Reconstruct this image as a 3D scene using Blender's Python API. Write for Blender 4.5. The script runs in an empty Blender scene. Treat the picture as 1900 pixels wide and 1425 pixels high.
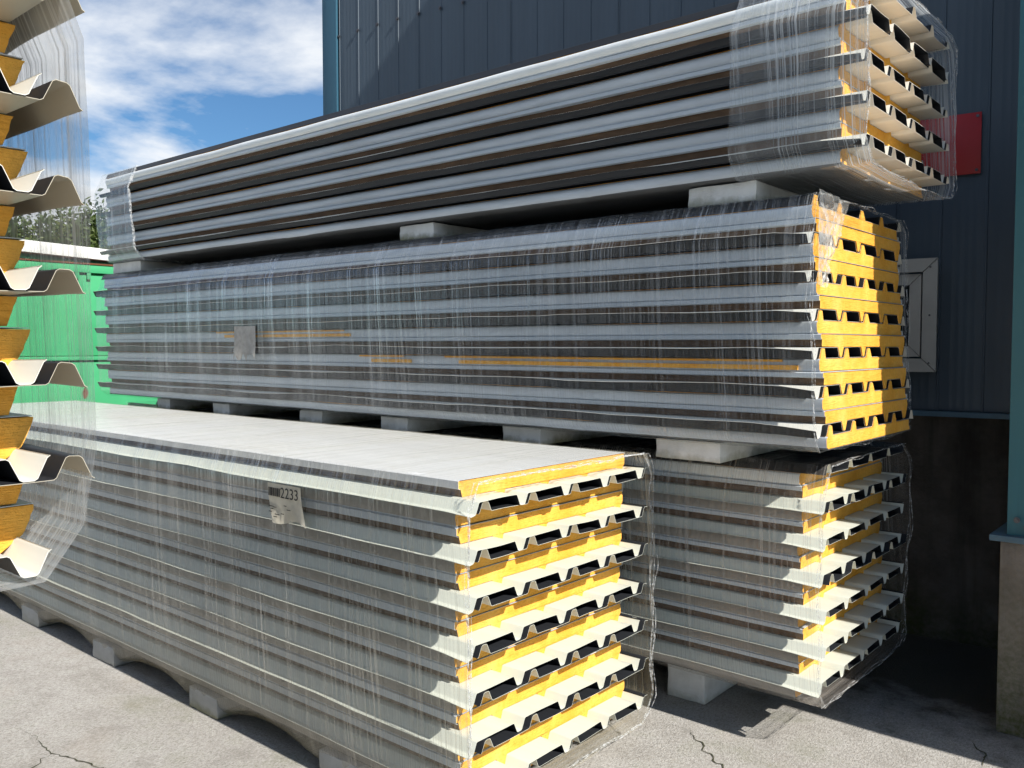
import bpy, bmesh, math, random
from mathutils import Vector, noise

random.seed(7)
scn = bpy.context.scene
COL = scn.collection
R = math.radians

# ------------------------------------------------------------------ camera, sky, sun, exposure
cam_d = bpy.data.cameras.new('camera')
cam = bpy.data.objects.new('camera', cam_d)
COL.objects.link(cam)
cam.location = (0, 0, 1.67)
cam.rotation_euler = (R(90 - 2.55), 0, R(40.5))
cam_d.sensor_width = 36
cam_d.lens = 30.66
cam_d.clip_start = 0.05
cam_d.clip_end = 2000
scn.camera = cam

TO_SUN = Vector((1.0, -0.042, 0.82)).normalized()
EL = math.asin(TO_SUN.z)
AZ = math.atan2(TO_SUN.x, TO_SUN.y)

world = bpy.data.worlds.new('World')
scn.world = world
world.use_nodes = True
wt = world.node_tree
wt.nodes.clear()


def wn(kind, **kw):
    n = wt.nodes.new(kind)
    for k, v in kw.items():
        setattr(n, k, v)
    return n


wout = wn('ShaderNodeOutputWorld')
wbg = wn('ShaderNodeBackground')
wbg.inputs['Strength'].default_value = 0.058
sky = wn('ShaderNodeTexSky', sky_type='NISHITA')
sky.sun_disc = False
sky.sun_elevation = EL
sky.sun_rotation = AZ
sky.air_density = 1.0
sky.dust_density = 0.3
sky.ozone_density = 2.5
tc = wn('ShaderNodeTexCoord')
sep = wn('ShaderNodeSeparateXYZ')
wt.links.new(tc.outputs['Generated'], sep.inputs[0])


def wmath(op, a, b=None, clamp=False):
    n = wn('ShaderNodeMath', operation=op)
    n.use_clamp = clamp
    for i, v in enumerate((a, b)):
        if v is None:
            continue
        if isinstance(v, (int, float)):
            n.inputs[i].default_value = v
        else:
            wt.links.new(v, n.inputs[i])
    return n.outputs[0]


zz = wmath('MAXIMUM', sep.outputs['Z'], 0.0)
den = wmath('ADD', zz, 0.22)
cxn = wmath('DIVIDE', sep.outputs['X'], den)
cyn = wmath('DIVIDE', sep.outputs['Y'], den)
cmb = wn('ShaderNodeCombineXYZ')
wt.links.new(cxn, cmb.inputs[0])
wt.links.new(cyn, cmb.inputs[1])
cmap = wn('ShaderNodeMapping')
cmap.inputs['Location'].default_value = (0.4, 5.43, 0.0)
wt.links.new(cmb.outputs[0], cmap.inputs['Vector'])
cn = wn('ShaderNodeTexNoise')
cn.inputs['Scale'].default_value = 0.95
cn.inputs['Detail'].default_value = 9
cn.inputs['Roughness'].default_value = 0.56
cn.inputs['Distortion'].default_value = 0.25
wt.links.new(cmap.outputs[0], cn.inputs['Vector'])
cr = wn('ShaderNodeValToRGB')
cr.color_ramp.elements[0].position = 0.465
cr.color_ramp.elements[1].position = 0.57
wt.links.new(cn.outputs['Fac'], cr.inputs[0])
# thicker parts of a cloud are greyer
cr2 = wn('ShaderNodeValToRGB')
cr2.color_ramp.elements[0].position = 0.56
cr2.color_ramp.elements[0].color = (10.6, 11.0, 11.5, 1)
cr2.color_ramp.elements[1].position = 0.72
cr2.color_ramp.elements[1].color = (3.4, 3.75, 4.4, 1)
wt.links.new(cn.outputs['Fac'], cr2.inputs[0])
tint = wn('ShaderNodeMix', data_type='RGBA', blend_type='MULTIPLY')
tint.inputs['Factor'].default_value = 1.0
tint.inputs['B'].default_value = (0.70, 1.02, 1.25, 1)
wt.links.new(sky.outputs[0], tint.inputs['A'])
cmix = wn('ShaderNodeMix', data_type='RGBA')
wt.links.new(cr.outputs[0], cmix.inputs['Factor'])
wt.links.new(tint.outputs['Result'], cmix.inputs['A'])
wt.links.new(cr2.outputs[0], cmix.inputs['B'])
wt.links.new(cmix.outputs['Result'], wbg.inputs['Color'])
wt.links.new(wbg.outputs[0], wout.inputs[0])

sun_d = bpy.data.lights.new('sun', 'SUN')
sun_d.energy = 5.0
sun_d.angle = R(0.55)
sun_d.color = (1.0, 0.95, 0.87)
sun = bpy.data.objects.new('sun', sun_d)
COL.objects.link(sun)
sun.rotation_euler = (-TO_SUN).to_track_quat('-Z', 'Y').to_euler()
sun.location = (10, -1, 9)

scn.view_settings.view_transform = 'Standard'
scn.view_settings.look = 'None'
scn.view_settings.gamma = 1
scn.view_settings.exposure = 0.62
scn.cycles.use_denoising = True
scn.cycles.use_adaptive_sampling = True
scn.cycles.adaptive_threshold = 0.025
scn.cycles.transparent_max_bounces = 10
scn.cycles.max_bounces = 5
scn.cycles.diffuse_bounces = 3
scn.cycles.glossy_bounces = 2
scn.cycles.transmission_bounces = 2
scn.cycles.caustics_reflective = False
scn.cycles.caustics_refractive = False


# ------------------------------------------------------------------ materials
class NT:
    def __init__(self, name):
        self.m = bpy.data.materials.new(name)
        self.m.use_nodes = True
        self.t = self.m.node_tree
        self.t.nodes.clear()
        self.out = self.n('ShaderNodeOutputMaterial')
        self.tc = self.n('ShaderNodeTexCoord')

    def n(self, kind, **kw):
        n = self.t.nodes.new(kind)
        for k, v in kw.items():
            setattr(n, k, v)
        return n

    def l(self, a, b):
        self.t.links.new(a, b)

    def put(self, node, i, v):
        if isinstance(v, (int, float)):
            node.inputs[i].default_value = v
        elif isinstance(v, (tuple, list)):
            node.inputs[i].default_value = tuple(v) + ((1,) if len(v) == 3 and node.inputs[i].type == 'RGBA' else ())
        else:
            self.l(v, node.inputs[i])

    def noise(self, scale, sc=(1, 1, 1), detail=4, rough=0.5, loc=(0, 0, 0), coord='Object', dist=0.0):
        mp = self.n('ShaderNodeMapping')
        mp.inputs['Scale'].default_value = sc
        mp.inputs['Location'].default_value = loc
        self.l(self.tc.outputs[coord], mp.inputs['Vector'])
        n = self.n('ShaderNodeTexNoise')
        n.inputs['Scale'].default_value = scale
        n.inputs['Detail'].default_value = detail
        n.inputs['Roughness'].default_value = rough
        n.inputs['Distortion'].default_value = dist
        self.l(mp.outputs[0], n.inputs['Vector'])
        return n.outputs['Fac']

    def ramp(self, fac, stops):
        r = self.n('ShaderNodeValToRGB')
        el = r.color_ramp.elements
        while len(el) < len(stops):
            el.new(0.5)
        for e, (p, c) in zip(el, stops):
            e.position = p
            e.color = tuple(c) + ((1,) if len(c) == 3 else ()) if isinstance(c, (tuple, list)) else (c, c, c, 1)
        self.l(fac, r.inputs[0])
        return r.outputs[0]

    def math(self, op, a, b=0.0, clamp=False):
        n = self.n('ShaderNodeMath', operation=op)
        n.use_clamp = clamp
        self.put(n, 0, a)
        self.put(n, 1, b)
        return n.outputs[0]

    def mix(self, fac, a, b, blend='MIX'):
        n = self.n('ShaderNodeMix', data_type='RGBA', blend_type=blend)
        self.put(n, 'Factor', fac)
        for k, v in (('A', a), ('B', b)):
            if isinstance(v, (tuple, list)):
                n.inputs[k].default_value = tuple(v) + ((1,) if len(v) == 3 else ())
            else:
                self.l(v, n.inputs[k])
        return n.outputs['Result']

    def bump(self, h, strength=0.3, dist=0.01, normal=None):
        b = self.n('ShaderNodeBump')
        b.inputs['Strength'].default_value = strength
        b.inputs['Distance'].default_value = dist
        self.l(h, b.inputs['Height'])
        if normal is not None:
            self.l(normal, b.inputs['Normal'])
        return b.outputs[0]

    def pbr(self, color, rough=0.5, metal=0.0, normal=None, spec=0.5, **extra):
        p = self.n('ShaderNodeBsdfPrincipled')
        self.put(p, 'Base Color', color)
        self.put(p, 'Roughness', rough)
        self.put(p, 'Metallic', metal)
        self.put(p, 'Specular IOR Level', spec)
        for k, v in extra.items():
            self.put(p, k, v)
        if normal is not None:
            self.l(normal, p.inputs['Normal'])
        self.l(p.outputs[0], self.out.inputs[0])
        return self.m


def m_foam():
    a = NT('foam')
    n1 = a.noise(9, detail=5, rough=0.6)
    n2 = a.noise(70, detail=4, rough=0.7)
    c = a.ramp(n1, [(0.3, (0.80, 0.355, 0.045)), (0.55, (0.86, 0.435, 0.072)), (0.75, (0.89, 0.52, 0.115))])
    c = a.mix(a.ramp(n2, [(0.38, 0.30), (0.55, 0.0)]), c, (0.55, 0.24, 0.02))
    saw = a.noise(1.0, sc=(60, 26, 260), detail=3, rough=0.6, loc=(2, 0, 1))
    c = a.mix(a.ramp(saw, [(0.30, 0.28), (0.46, 0.0)]), c, (0.58, 0.27, 0.03))
    c = a.mix(a.ramp(a.noise(2.4, detail=6, rough=0.65, loc=(8, 3, 1)), [(0.52, 0.0), (0.74, 0.5)]), c, (0.88, 0.60, 0.21))
    return a.pbr(c, 0.9, spec=0.15, normal=a.bump(a.math('ADD', n2, saw), 0.7, 0.005))


def m_plain(name, col, rough, spec=0.5, metal=0.0, var=0.10, scale=4.0, stretch=(1, 1, 1), bump=0.0, bscale=60):
    a = NT(name)
    n1 = a.noise(scale, sc=stretch, detail=5, rough=0.6)
    lo = tuple(x * (1 - var) for x in col)
    hi = tuple(min(1, x * (1 + var)) for x in col)
    c = a.ramp(n1, [(0.3, lo), (0.7, hi)])
    nm = a.bump(a.noise(bscale, detail=3), bump, 0.003) if bump else None
    return a.pbr(c, rough, metal, nm, spec)


def m_film(name, base=0.07, amount=0.5, seed=0.0, tint=(0.92, 0.95, 0.97), grime=0.0):
    a = NT(name)
    # film is wound at a slight slant, so the threads lean a little
    sxyz = a.n('ShaderNodeSeparateXYZ')
    a.l(a.tc.outputs['Object'], sxyz.inputs[0])
    warp = a.noise(1.0, sc=(2.0, 1.0, 1.0), detail=2, loc=(seed, 5, 5))
    xs = a.math('ADD', sxyz.outputs['X'], a.math('MULTIPLY', a.math('SUBTRACT', warp, 0.5), 0.08))
    xs = a.math('ADD', xs, a.math('MULTIPLY', sxyz.outputs['Z'], 0.05))
    cb = a.n('ShaderNodeCombineXYZ')
    a.l(xs, cb.inputs[0])
    a.l(sxyz.outputs['Y'], cb.inputs[1])
    a.l(sxyz.outputs['Z'], cb.inputs[2])

    def thread(sc, loc, detail):
        m_ = a.n('ShaderNodeMapping')
        m_.inputs['Scale'].default_value = sc
        m_.inputs['Location'].default_value = loc
        a.l(cb.outputs[0], m_.inputs['Vector'])
        n_ = a.n('ShaderNodeTexNoise')
        n_.inputs['Scale'].default_value = 1.0
        n_.inputs['Detail'].default_value = detail
        a.l(m_.outputs[0], n_.inputs['Vector'])
        return n_.outputs['Fac']
    s1 = thread((170, 0.7, 0.7), (seed, 0, 0), 1)
    s2 = thread((48, 0.5, 0.5), (seed + 7, 3, 0), 1)
    s4 = thread((9, 0.8, 0.8), (seed + 2, 1, 1), 2)
    pt = a.noise(1.0, sc=(1.6, 1.2, 1.2), detail=3, rough=0.6, loc=(seed + 1, 2, 4))
    k1 = a.ramp(s1, [(0.47, 0.0), (0.70, 0.75)])
    k2 = a.ramp(s2, [(0.60, 0.0), (0.78, 0.85)])
    k4 = a.ramp(s4, [(0.34, 0.22), (0.62, 1.0)])
    kp = a.ramp(pt, [(0.36, 0.35), (0.64, 1.0)])
    st = a.math('MULTIPLY', a.math('MAXIMUM', k1, k2), a.math('MULTIPLY', k4, kp))
    f = a.math('ADD', a.math('MULTIPLY', st, amount), a.math('MULTIPLY', kp, base), clamp=True)
    if grime:
        # splashed yard dirt on the lower half of the wrap
        gz = a.math('ADD', sxyz.outputs['Z'], a.math('MULTIPLY', a.math('SUBTRACT', pt, 0.5), 0.9))
        gk = a.ramp(gz, [(0.0, 1.0), (0.72, 0.0)])
        f = a.math('ADD', f, a.math('MULTIPLY', a.math('MULTIPLY', gk, a.math('ADD', k1, 0.45)), grime), clamp=True)
        tcol = a.mix(gk, tint, (0.52, 0.46, 0.32))
    hb = a.math('ADD', a.math('MULTIPLY', s1, 0.5), s2)
    nm = a.bump(hb, 0.55, 0.006)
    tr = a.n('ShaderNodeBsdfTransparent')
    tr.inputs[0].default_value = (0.965, 0.97, 0.965, 1)
    df = a.n('ShaderNodeBsdfDiffuse')
    df.inputs[0].default_value = tint + (1,)
    tl = a.n('ShaderNodeBsdfTranslucent')
    tl.inputs[0].default_value = tint + (1,)
    if grime:
        a.l(tcol, df.inputs[0])
        a.l(tcol, tl.inputs[0])
    dm = a.n('ShaderNodeMixShader')
    dm.inputs[0].default_value = 0.45
    a.l(df.outputs[0], dm.inputs[1])
    a.l(tl.outputs[0], dm.inputs[2])
    gl = a.n('ShaderNodeBsdfGlossy')
    gl.inputs['Roughness'].default_value = 0.16
    gl.inputs['Color'].default_value = (1, 1, 1, 1)
    a.l(nm, gl.inputs['Normal'])
    m1 = a.n('ShaderNodeMixShader')
    a.l(f, m1.inputs[0])
    a.l(tr.outputs[0], m1.inputs[1])
    a.l(dm.outputs[0], m1.inputs[2])
    fr = a.n('ShaderNodeFresnel')
    fr.inputs['IOR'].default_value = 1.33
    a.l(nm, fr.inputs['Normal'])
    fk = a.math('MULTIPLY', fr.outputs[0], a.math('ADD', a.math('MULTIPLY', st, 0.5), 0.07), clamp=True)
    m2 = a.n('ShaderNodeMixShader')
    a.l(fk, m2.inputs[0])
    a.l(m1.outputs[0], m2.inputs[1])
    a.l(gl.outputs[0], m2.inputs[2])
    a.l(m2.outputs[0], a.out.inputs[0])
    return a.m


def m_film_edge():
    a = NT('film_edge')
    n = a.noise(60, detail=4, rough=0.6)
    f = a.ramp(n, [(0.42, 0.02), (0.70, 0.55)])
    tr = a.n('ShaderNodeBsdfTransparent')
    p = a.n('ShaderNodeBsdfPrincipled')
    p.inputs['Base Color'].default_value = (0.8, 0.82, 0.83, 1)
    p.inputs['Roughness'].default_value = 0.15
    a.l(a.bump(n, 1.0, 0.02), p.inputs['Normal'])
    m = a.n('ShaderNodeMixShader')
    a.l(f, m.inputs[0])
    a.l(tr.outputs[0], m.inputs[1])
    a.l(p.outputs[0], m.inputs[2])
    a.l(m.outputs[0], a.out.inputs[0])
    return a.m


def m_ground():
    a = NT('yard_concrete')
    big = a.noise(0.55, detail=6, rough=0.6)
    mid = a.noise(5.0, detail=8, rough=0.68)
    grain = a.noise(1.0, sc=(190, 70, 100), detail=6, rough=0.75)
    fine = a.noise(260, detail=3, rough=0.7)
    vor = a.n('ShaderNodeTexVoronoi')
    vor.inputs['Scale'].default_value = 120
    a.l(a.tc.outputs['Object'], vor.inputs['Vector'])
    c = a.ramp(mid, [(0.28, (0.30, 0.285, 0.265)), (0.50, (0.42, 0.405, 0.385)), (0.72, (0.52, 0.51, 0.495))])
    c = a.mix(a.ramp(grain, [(0.36, 0.75), (0.52, 0.0)]), c, (0.20, 0.185, 0.16))
    g2 = a.noise(1.0, sc=(95, 42, 60), detail=5, rough=0.8, loc=(3, 7, 0))
    c = a.mix(a.ramp(g2, [(0.38, 0.55), (0.50, 0.0)]), c, (0.17, 0.16, 0.135))
    c = a.mix(a.ramp(g2, [(0.54, 0.0), (0.66, 0.4)]), c, (0.62, 0.60, 0.57))
    c = a.mix(a.ramp(fine, [(0.60, 0.0), (0.75, 0.7)]), c, (0.60, 0.57, 0.53))
    moss = a.ramp(a.math('MULTIPLY', big, mid), [(0.24, 0.0), (0.36, 0.55)])
    c = a.mix(moss, c, (0.15, 0.15, 0.085))
    c = a.mix(a.ramp(a.noise(2.2, detail=5, loc=(4, 1, 0)), [(0.55, 0.0), (0.75, 0.4)]), c, (0.38, 0.33, 0.28))
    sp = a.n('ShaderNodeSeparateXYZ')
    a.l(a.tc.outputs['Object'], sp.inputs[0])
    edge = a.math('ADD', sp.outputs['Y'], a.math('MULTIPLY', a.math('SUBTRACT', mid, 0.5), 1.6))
    c = a.mix(a.ramp(a.math('MULTIPLY', edge, 0.1), [(0.385, 0.0), (0.445, 0.92)]), c, (0.035, 0.033, 0.022))  # ground by the wall: dirt, darkened further with painted alley shade
    spk = a.noise(420, detail=2, rough=0.6, loc=(5, 5, 5))
    c = a.mix(a.ramp(spk, [(0.34, 0.5), (0.44, 0.0)]), c, (0.13, 0.12, 0.105))
    h = a.math('ADD', a.math('MULTIPLY', grain, 0.9), a.math('MULTIPLY', vor.outputs['Distance'], 0.5))
    h = a.math('ADD', h, a.math('MULTIPLY', mid, 0.8))
    return a.pbr(c, 0.92, spec=0.2, normal=a.bump(h, 0.5, 0.010))


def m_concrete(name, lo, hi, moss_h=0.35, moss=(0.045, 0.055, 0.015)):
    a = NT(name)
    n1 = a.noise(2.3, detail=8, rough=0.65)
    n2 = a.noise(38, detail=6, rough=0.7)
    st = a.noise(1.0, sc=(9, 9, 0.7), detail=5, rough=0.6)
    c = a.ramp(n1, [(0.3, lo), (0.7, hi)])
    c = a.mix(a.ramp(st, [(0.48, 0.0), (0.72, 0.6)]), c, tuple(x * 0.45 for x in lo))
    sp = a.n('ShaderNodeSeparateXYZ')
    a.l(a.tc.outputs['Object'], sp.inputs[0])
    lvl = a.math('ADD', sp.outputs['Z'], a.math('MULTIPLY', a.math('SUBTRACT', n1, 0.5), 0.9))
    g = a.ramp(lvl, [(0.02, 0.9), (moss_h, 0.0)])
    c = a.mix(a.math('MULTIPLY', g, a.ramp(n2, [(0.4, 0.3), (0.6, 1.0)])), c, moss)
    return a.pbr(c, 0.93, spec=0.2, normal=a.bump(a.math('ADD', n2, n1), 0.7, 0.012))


def m_block(name='polystyrene', k=1.0):
    a = NT(name)
    v = a.n('ShaderNodeTexVoronoi')
    v.inputs['Scale'].default_value = 190
    a.l(a.tc.outputs['Object'], v.inputs['Vector'])
    n1 = a.noise(6, detail=6, rough=0.65)
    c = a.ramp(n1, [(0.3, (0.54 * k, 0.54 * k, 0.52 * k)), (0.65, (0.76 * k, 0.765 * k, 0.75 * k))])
    sp = a.n('ShaderNodeSeparateXYZ')
    a.l(a.tc.outputs['Object'], sp.inputs[0])
    lvl = a.math('ADD', sp.outputs['Z'], a.math('MULTIPLY', a.math('SUBTRACT', n1, 0.5), 0.12))
    oi = a.n('ShaderNodeObjectInfo')
    g = a.ramp(lvl, [(0.0, 0.8), (0.035, 0.0)])
    c = a.mix(a.math('MULTIPLY', g, a.ramp(oi.outputs['Random'], [(0.2, 0.1), (0.9, 1.0)])), c, (0.17, 0.16, 0.045))
    return a.pbr(c, 0.85, spec=0.2, normal=a.bump(v.outputs['Distance'], 0.35, 0.003))


def m_sheet_back(name, col, warm):
    a = NT(name)
    n1 = a.noise(1.0, sc=(0.8, 40, 40), detail=4, rough=0.6)
    n2 = a.noise(14, detail=5, rough=0.6)
    c = a.ramp(n1, [(0.3, tuple(x * 0.93 for x in col)), (0.7, col)])
    c = a.mix(a.ramp(n2, [(0.55, 0.0), (0.78, 0.28)]), c, warm)
    return a.pbr(c, 0.42, spec=0.45)


def m_brown():
    a = NT('foam_side')
    n1 = a.noise(1.0, sc=(7, 30, 30), detail=6, rough=0.65)
    c = a.ramp(n1, [(0.3, (0.07, 0.043, 0.028)), (0.6, (0.125, 0.078, 0.048)), (0.78, (0.22, 0.12, 0.055))])
    return a.pbr(c, 0.8, spec=0.2, normal=a.bump(n1, 0.4, 0.004))


def m_cladding(name, col):
    a = NT(name)
    n1 = a.noise(1.0, sc=(2.5, 2.5, 0.5), detail=6, rough=0.6)
    n2 = a.noise(1.0, sc=(28, 28, 0.7), detail=4, rough=0.6)
    c = a.ramp(n1, [(0.3, tuple(x * 0.82 for x in col)), (0.7, tuple(x * 1.12 for x in col))])
    c = a.mix(a.ramp(n2, [(0.55, 0.0), (0.8, 0.3)]), c, tuple(x * 0.55 for x in col))
    return a.pbr(c, 0.42, spec=0.4, normal=a.bump(n1, 0.06, 0.02))


def m_green():
    a = NT('green_paint')
    n1 = a.noise(1.4, detail=6, rough=0.6)
    c = a.ramp(n1, [(0.3, (0.04, 0.30, 0.13)), (0.7, (0.06, 0.39, 0.175))])
    r = a.noise(7, detail=8, rough=0.72, loc=(3, 1, 2))
    c = a.mix(a.ramp(r, [(0.66, 0.0), (0.72, 0.9)]), c, (0.11, 0.042, 0.018))
    return a.pbr(c, 0.5, spec=0.4, normal=a.bump(n1, 0.15, 0.03))


def m_leaf():
    a = NT('leaves')
    oi = a.noise(3.5, detail=3)
    c = a.ramp(oi, [(0.3, (0.030, 0.055, 0.012)), (0.55, (0.075, 0.115, 0.025)), (0.75, (0.14, 0.17, 0.045))])
    p = a.n('ShaderNodeBsdfPrincipled')
    a.l(c, p.inputs['Base Color'])
    p.inputs['Roughness'].default_value = 0.5
    tl = a.n('ShaderNodeBsdfTranslucent')
    a.l(c, tl.inputs[0])
    m = a.n('ShaderNodeMixShader')
    m.inputs[0].default_value = 0.3
    a.l(p.outputs[0], m.inputs[1])
    a.l(tl.outputs[0], m.inputs[2])
    a.l(m.outputs[0], a.out.inputs[0])
    return a.m


M = dict(
    foam=m_foam(), brown=m_brown(),
    tape_grey=m_plain('grey_edge_tape', (0.27, 0.255, 0.235), 0.5, 0.4, var=0.15, scale=1.0, stretch=(3, 20, 20), bump=0.15, bscale=30),
    tape=m_plain('edge_tape', (0.50, 0.55, 0.61), 0.38, 0.5, var=0.12, scale=1.0, stretch=(3, 20, 20), bump=0.15, bscale=30),
    tape_white=m_plain('white_edge_tape', (0.70, 0.73, 0.74), 0.5, 0.4, var=0.06, scale=6, bump=0.25, bscale=25),
    liner=m_plain('liner_steel', (0.47, 0.52, 0.57), 0.36, 0.5, var=0.07, scale=1.0, stretch=(2, 30, 30)),
    liner_dark=m_plain('dirty_liner_steel', (0.12, 0.125, 0.13), 0.6, 0.3, var=0.25, scale=3),  # steel darkened: shade under the packs is put into the colour
    liner_white=m_plain('liner_white_steel', (0.63, 0.64, 0.65), 0.36, 0.5, var=0.06, scale=1.0, stretch=(2, 14, 14)),
    dark=m_plain('anthracite_coat', (0.019, 0.021, 0.025), 0.5, 0.28, var=0.15, scale=1.0, stretch=(2, 40, 40)),
    cream=m_sheet_back('backing_coat', (0.70, 0.69, 0.63), (0.62, 0.55, 0.42)),
    tan=m_sheet_back('tan_backing_coat', (0.40, 0.37, 0.30), (0.38, 0.33, 0.25)),  # backing colour darkened to carry the shade under the lap ribs
    greenish=m_sheet_back('pale_backing_coat', (0.62, 0.645, 0.575), (0.66, 0.60, 0.48)),
    film_a=m_film('film_front', 0.095, 0.66, 0.0, (0.84, 0.81, 0.70), 0.24),
    film_b=m_film('film_rear', 0.085, 0.72, 21.0, (0.84, 0.78, 0.72)),
    film_c=m_film('film_middle', 0.030, 0.54, 43.0, (0.84, 0.88, 0.92)),
    film_d=m_film('film_top', 0.200, 0.90, 11.0, (0.84, 0.90, 0.95)),
    film_e=m_film('film_left', 0.420, 0.75, 71.0, (0.88, 0.90, 0.91)),
    film_edge=m_film_edge(), film_fold=m_film('film_folded', 0.30, 0.9, 5.0),
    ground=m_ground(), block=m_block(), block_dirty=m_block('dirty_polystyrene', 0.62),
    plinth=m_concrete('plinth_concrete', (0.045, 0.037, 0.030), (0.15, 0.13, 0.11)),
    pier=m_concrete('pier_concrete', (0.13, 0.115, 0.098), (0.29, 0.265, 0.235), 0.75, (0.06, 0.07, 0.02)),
    navy=m_cladding('navy_cladding', (0.066, 0.092, 0.122)),
    trim=m_cladding('trim_blue', (0.035, 0.11, 0.17)),
    teal=m_cladding('teal_coat', (0.025, 0.12, 0.155)),
    steel=m_plain('painted_steel', (0.06, 0.13, 0.19), 0.5, var=0.2, scale=8),
    red=m_plain('red_sign', (0.46, 0.008, 0.010), 0.4, var=0.06),
    white_pvc=m_plain('white_frame', (0.50, 0.49, 0.46), 0.45, var=0.12, scale=5),
    glass=m_plain('dark_pane', (0.012, 0.014, 0.018), 0.06, 0.6),
    screw=m_plain('screw_steel', (0.10, 0.10, 0.11), 0.35, metal=0.8),
    green=m_green(), rust=m_plain('rust', (0.13, 0.045, 0.018), 0.9, var=0.4, scale=20),
    white_metal=m_plain('white_metal', (0.74, 0.75, 0.74), 0.5, var=0.08),
    gap=m_plain('black_rubber', (0.01, 0.01, 0.01), 0.8),
    leaf=m_leaf(), bark=m_plain('bark', (0.10, 0.07, 0.05), 0.9, var=0.3, scale=12, bump=0.6),
    old_paper=m_plain('weathered_paper', (0.30, 0.29, 0.27), 0.8, var=0.2, scale=30),
    paper=m_plain('paper', (0.62, 0.58, 0.48), 0.8, var=0.12, scale=30),
    ink=m_plain('ink', (0.02, 0.02, 0.02), 0.7),
    crack=m_plain('crack_dirt', (0.055, 0.055, 0.03), 0.95, var=0.4, scale=40),
    roof=m_plain('roof_sheet', (0.16, 0.17, 0.18), 0.6),
)


# ------------------------------------------------------------------ helpers
def tag(o, label=None, cat=None, group=None, kind=None):
    if label:
        o['label'] = label
    if cat:
        o['category'] = cat
    if group:
        o['group'] = group
    if kind:
        o['kind'] = kind
    return o


def empty(name, loc=(0, 0, 0), parent=None):
    o = bpy.data.objects.new(name, None)
    o.empty_display_size = 0.1
    o.location = loc
    if parent:
        o.parent = parent
    COL.objects.link(o)
    return o


def link(name, me, parent=None, loc=(0, 0, 0)):
    o = bpy.data.objects.new(name, me)
    o.location = loc
    if parent:
        o.parent = parent
    COL.objects.link(o)
    return o


def mesh(name, verts, faces, mats, fm=None, smooth=None):
    me = bpy.data.meshes.new(name)
    me.from_pydata(verts, [], faces)
    for m in mats:
        me.materials.append(M[m])
    if fm:
        me.polygons.foreach_set('material_index', fm)
    if smooth is not None:
        me.polygons.foreach_set('use_smooth', [True] * len(me.polygons))
        me.update()
        me.set_sharp_from_angle(angle=R(smooth))
    me.update()
    return me


class MB:
    """collects boxes and prisms for one mesh"""

    def __init__(self):
        self.v, self.f, self.fm = [], [], []

    def add(self, vs, fs, mi=0):
        b = len(self.v)
        self.v += vs
        self.f += [tuple(i + b for i in f) for f in fs]
        self.fm += [mi] * len(fs)

    def box(self, x0, x1, y0, y1, z0, z1, mi=0):
        vs = [(x, y, z) for z in (z0, z1) for y in (y0, y1) for x in (x0, x1)]
        self.add(vs, [(0, 2, 3, 1), (4, 5, 7, 6), (0, 1, 5, 4), (2, 6, 7, 3), (0, 4, 6, 2), (1, 3, 7, 5)], mi)

    def build(self, name, mats, parent=None, bevel=0.0, loc=(0, 0, 0), smooth=None):
        mats = [mats] if isinstance(mats, str) else mats
        me = mesh(name, self.v, self.f, mats, self.fm, smooth)
        if bevel:
            bm = bmesh.new()
            bm.from_mesh(me)
            bmesh.ops.bevel(bm, geom=list(bm.edges), offset=bevel, segments=2, affect='EDGES', profile=0.6)
            bm.to_mesh(me)
            bm.free()
            me.polygons.foreach_set('use_smooth', [True] * len(me.polygons))
            me.set_sharp_from_angle(angle=R(30))
        return link(name, me, parent, loc)


def prism(poly, emat, capmat, x0, x1, nx, mats, name, disp=None, capjit=0.0):
    """closed (y,z) polygon swept along x; emat = material index of each edge"""
    n = len(poly)
    vs, fs, fm = [], [], []
    for i in range(nx + 1):
        x = x0 + (x1 - x0) * i / nx
        for (y, z) in poly:
            dx = dy = dz = 0.0
            if disp:
                dy, dz = disp(x, y, z)
            if capjit and i in (0, nx):
                dx = capjit * noise.noise(Vector((y * 23 + x0, z * 47, x1 * 9 + i)))
            vs.append((x + dx, y + dy, z + dz))
    for i in range(nx):
        for j in range(n):
            a, b = i * n + j, i * n + (j + 1) % n
            fs.append((a, a + n, b + n, b))
            fm.append(emat[j])
    fs.append(tuple(range(n)))
    fm.append(capmat)
    fs.append(tuple(reversed(range(nx * n, nx * n + n))))
    fm.append(capmat)
    me = mesh(name, vs, fs, mats, fm, smooth=38)
    bm = bmesh.new()
    bm.from_mesh(me)
    bmesh.ops.recalc_face_normals(bm, faces=bm.faces)
    bm.to_mesh(me)
    bm.free()
    return me


def thin(line, th):
    """polyline -> closed polygon with a thickness; returns polygon and per-edge side (0 = offset side, 1 = original side)"""
    off = []
    n = len(line)
    for i in range(n):
        nx_, nz_ = 0.0, 0.0
        for a, b in ((i - 1, i), (i, i + 1)):
            if a < 0 or b >= n:
                continue
            dy, dz = line[b][0] - line[a][0], line[b][1] - line[a][1]
            L = math.hypot(dy, dz) or 1
            nx_ += -dz / L
            nz_ += dy / L
        L = math.hypot(nx_, nz_) or 1
        off.append((line[i][0] + nx_ / L * th, line[i][1] + nz_ / L * th))
    poly = off + list(reversed(line))
    side = [0] * (n - 1) + [1] + [1] * (n - 1) + [1]
    return poly, side


# ------------------------------------------------------------------ sandwich panels
HB, HC, RH, AOFF, PITCH = 0.030, 0.011, 0.038, 0.034, 0.25


def rib_pts(c, z):
    return [(c - HB, z), (c - HC, z + RH), (c + HC, z + RH), (c + HB, z)]


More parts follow.
